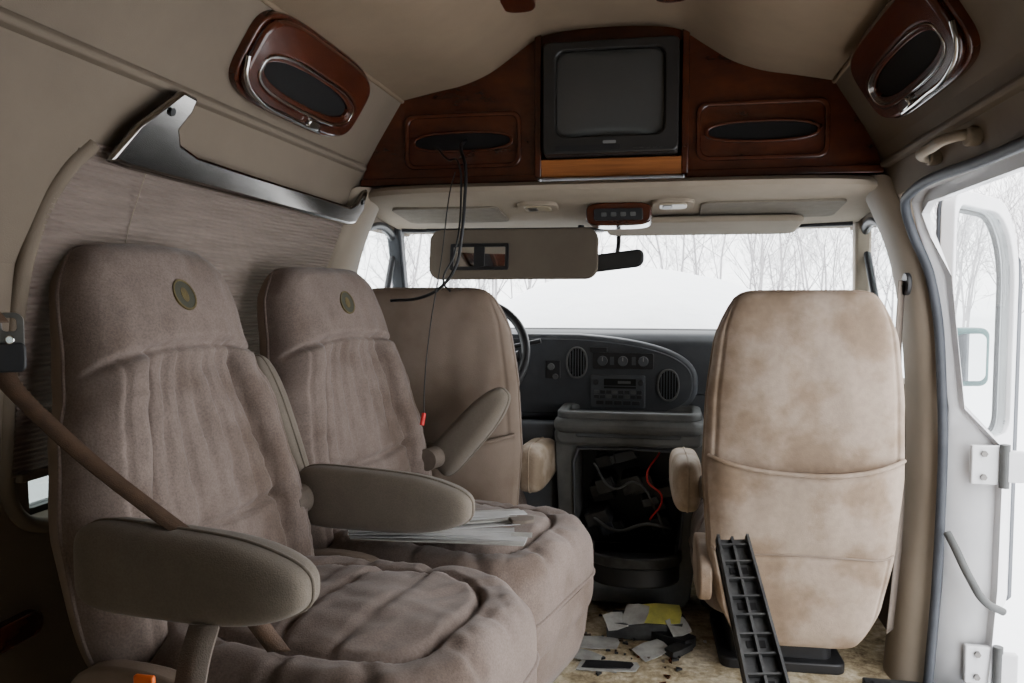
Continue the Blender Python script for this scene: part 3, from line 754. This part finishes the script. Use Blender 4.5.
# ------------------------------------------------------------ blind slats on the second seat
g=group('folded_blind_slats',(-.465,1.640,.540),math.radians(17))
random.seed(3)
for i in range(10):
    a=math.radians(-16+i*3.0+random.uniform(-3,3)); y=-.06+i*.014; e0=random.uniform(-.03,.03)
    fr2=lambda p,q,c,a=a,y=y,i=i:(p*math.cos(a)-q*math.sin(a),y+p*math.sin(a)+q*math.cos(a),.002*i+c+.004*math.sin(p*9+i))
    P=[(-.20,-.015),(-.08,-.015),(.05,-.015),(.17+e0,-.015),(.17+e0,.015),(.05,.015),(-.08,.015),(-.20,.015)]
    prism('slat_%d'%i,P,0,.002,'white' if i%3 else 'paper',g,fr2)
g=group('torn_packaging',(-.30,1.70,.556),.5)
prism('scrap',[(-.03,-.015),(-.005,-.024),(.02,-.02),(.03,.01),(.0,.02),(-.03,.015)],0,.008,'belt_l',g,None,.003)

# ------------------------------------------------------------ ribbed plastic strip leaning on seat
g=group('ribbed_trim_strip')
A=Vector((.16,1.93,.47)); B=Vector((.26,1.42,.035)); d=(B-A).normalized(); w=Vector((1,.15,0)); w=(w-d*w.dot(d)).normalized(); nn=d.cross(w).normalized()
if nn.z<0: nn=-nn
Ls=(B-A).length
frs=lambda a,b,c:tuple(A+d*a+w*b+nn*c)
prism('channel_base',[(0,-.035),(.03,-.042),(Ls,-.048),(Ls,.048),(.03,.042),(0,.035)],0,.004,'blackdirty',g,frs)
prism('edge_1',[(0,-.037),(Ls,-.050),(Ls,-.044),(0,-.031)],0,.028,'blackdirty',g,frs)
prism('edge_2',[(0,.031),(Ls,.044),(Ls,.050),(0,.037)],0,.028,'blackdirty',g,frs)
for i in range(15):
    a=.02+i*Ls/15.5
    prism('rib_%d'%i,[(a,-.04),(a+.004,-.04),(a+.004,.04),(a,.04)],0,.02,'blackdirty',g,frs)
    if i%2: prism('slot_%d'%i,[(a+.012,-.02),(a+.028,-.02),(a+.028,.02),(a+.012,.02)],.003,.006,'dark',g,frs)
prism('mid_rib',[(0,-.003),(Ls,-.003),(Ls,.003),(0,.003)],0,.018,'blackdirty',g,frs)

# ------------------------------------------------------------ floor debris
random.seed(12)
g=group('floor_debris')
def scrap(nm,x,y,z,a,b,mm,r,th=.003,tx=0,ty=0):
    prism(nm,[(px,py) for px,py in ((-a,-b),(-.2*a,-b*1.15),(a*.9,-b),(a*1.05,.1*b),(a,b*.8),(.1*a,b*1.1),(-a*.8,b))],0,th,mm,g,lambda p,q,c:(x+p*math.cos(r)-q*math.sin(r),y+p*math.sin(r)+q*math.cos(r),z+c+tx*p+ty*q),.001)
scrap('black_tray',-.05,2.47,.0,.12,.05,'blackdirty',.1,.05)
scrap('black_tray_b',.03,2.42,.0,.07,.03,'black',-.5,.030)
scrap('yellow_card',-.02,2.46,.065,.080,.035,'yellow',.15,.002,.06,.5)
scrap('white_wrapper',-.08,2.44,.070,.040,.030,'paper',-.2,.002,.15,.6)
scrap('white_wrapper_b',.05,2.43,.045,.035,.028,'paper',.6,.002,.1,.5)
scrap('white_label',-.14,2.42,.052,.035,.030,'paper',.5,.002,.1,.4)
scrap('paper_sheet',-.19,2.36,.006,.065,.040,'paper',.1,.002)
scrap('paper_sheet_c',-.22,2.27,.005,.05,.030,'paper',-.4,.002)
scrap('paper_sheet_b',-.03,2.33,.010,.055,.035,'paper',.8,.002,.1,.1)
scrap('card_border',-.15,2.215,.004,.088,.030,'paper',.12)
scrap('black_card',-.15,2.215,.008,.072,.020,'black',.12)
scrap('black_part',.05,2.35,.0,.05,.02,'blackdirty',.9,.02)
for i in range(80):
    x=random.gauss(-.07,.11); y=random.gauss(2.40,.10); s=random.uniform(.004,.012); r=random.random()*6
    prism('bit_%d'%i,[(x+s*math.cos(r+k*2.1)*random.uniform(.6,1.4),y+s*math.sin(r+k*2.1)) for k in range(3)],.001,.004+random.random()*.004,random.choice(['paper','blackdirty','black','wood','belt','belt_l']),g)
# ------------------------------------------------------------ outside
def grid(name,x0,x1,y0,y1,nx,ny,fz,m):
    V=[(x0+(x1-x0)*i/nx,y0+(y1-y0)*j/ny,0) for j in range(ny+1) for i in range(nx+1)]
    V=[(x,y,fz(x,y)) for x,y,_ in V]
    F=[(j*(nx+1)+i,j*(nx+1)+i+1,(j+1)*(nx+1)+i+1,(j+1)*(nx+1)+i) for j in range(ny) for i in range(nx)]
    return mesh(name,V,F,m)
grid('snowy_ground',-60,60,-50,70,80,80,lambda x,y:-.62+.25*noise.noise(Vector((x*.08,y*.08,0)))+.02*max(0,y-8),'snow')
def hood(x,y):
    q=(x-VC); e=max(0,1-(abs(q)/1.05)**4)
    return .55+e*(.33+.33*(1-math.exp(-max(0,y-3.34)/.4))-.15*q*q+.03*noise.noise(Vector((x*2,y*2,4))))-.5*max(0,y-4.6)**2
grid('snow_covered_hood',VC-1.05,VC+1.05,3.36,5.3,40,40,hood,'snow')
# trees
V=[];F=[]
def seg(a,b,r0,r1):
    d=(b-a); 
    if d.length<1e-4: return
    d.normalize(); u_=d.orthogonal().normalized(); v_=d.cross(u_); k=len(V)
    for p,r in ((a,r0),(b,r1)):
        for i in range(3):
            t=2*math.pi*i/3; V.append(p+u_*r*math.cos(t)+v_*r*math.sin(t))
    for i in range(3): j=(i+1)%3; F.append((k+i,k+j,k+3+j,k+3+i))
def branch(p,d,L,r,dep):
    n=3
    for i in range(n):
        d=(d+Vector([random.uniform(-.14,.14) for _ in range(3)])).normalized(); q=p+d*L/n; r2=r*.82; seg(p,q,r,r2)
        if dep>0:
            for _ in range(2):
                nd=(d+Vector([random.uniform(-.8,.8) for _ in range(3)])+Vector((0,0,.15))).normalized()
                branch(q,nd,L*random.uniform(.45,.62),max(.006,r2*.45),dep-1)
        p=q; r=r2
random.seed(5)
for i in range(125):
    ang=math.radians(random.uniform(-42,48)); dist=random.uniform(20,44)
    x=dist*math.sin(ang); y=3+dist*math.cos(ang)
    branch(Vector((x,y,-.6)),Vector((0,0,1)),random.uniform(2.4,5.6)*dist/28,random.uniform(.03,.075)*dist/25,3)
mesh('bare_trees',V,F,'bark',None,False)

# ------------------------------------------------------------ world light
w=bpy.data.worlds.new('overcast_sky'); bpy.context.scene.world=w; w.use_nodes=True
N=w.node_tree.nodes; bg=N['Background']; bg.inputs[0].default_value=(.98,.985,1,1); bg.inputs[1].default_value=6.4

# ------------------------------------------------------------ camera
cam=bpy.data.cameras.new('camera'); co=bpy.data.objects.new('camera',cam); C.objects.link(co)
cam.sensor_width=36; cam.lens=800/1024*36; cam.clip_start=.02
co.location=(0,0,1.05); co.rotation_euler=(math.radians(90-3.3),0,math.radians(10.8))
bpy.context.scene.camera=co
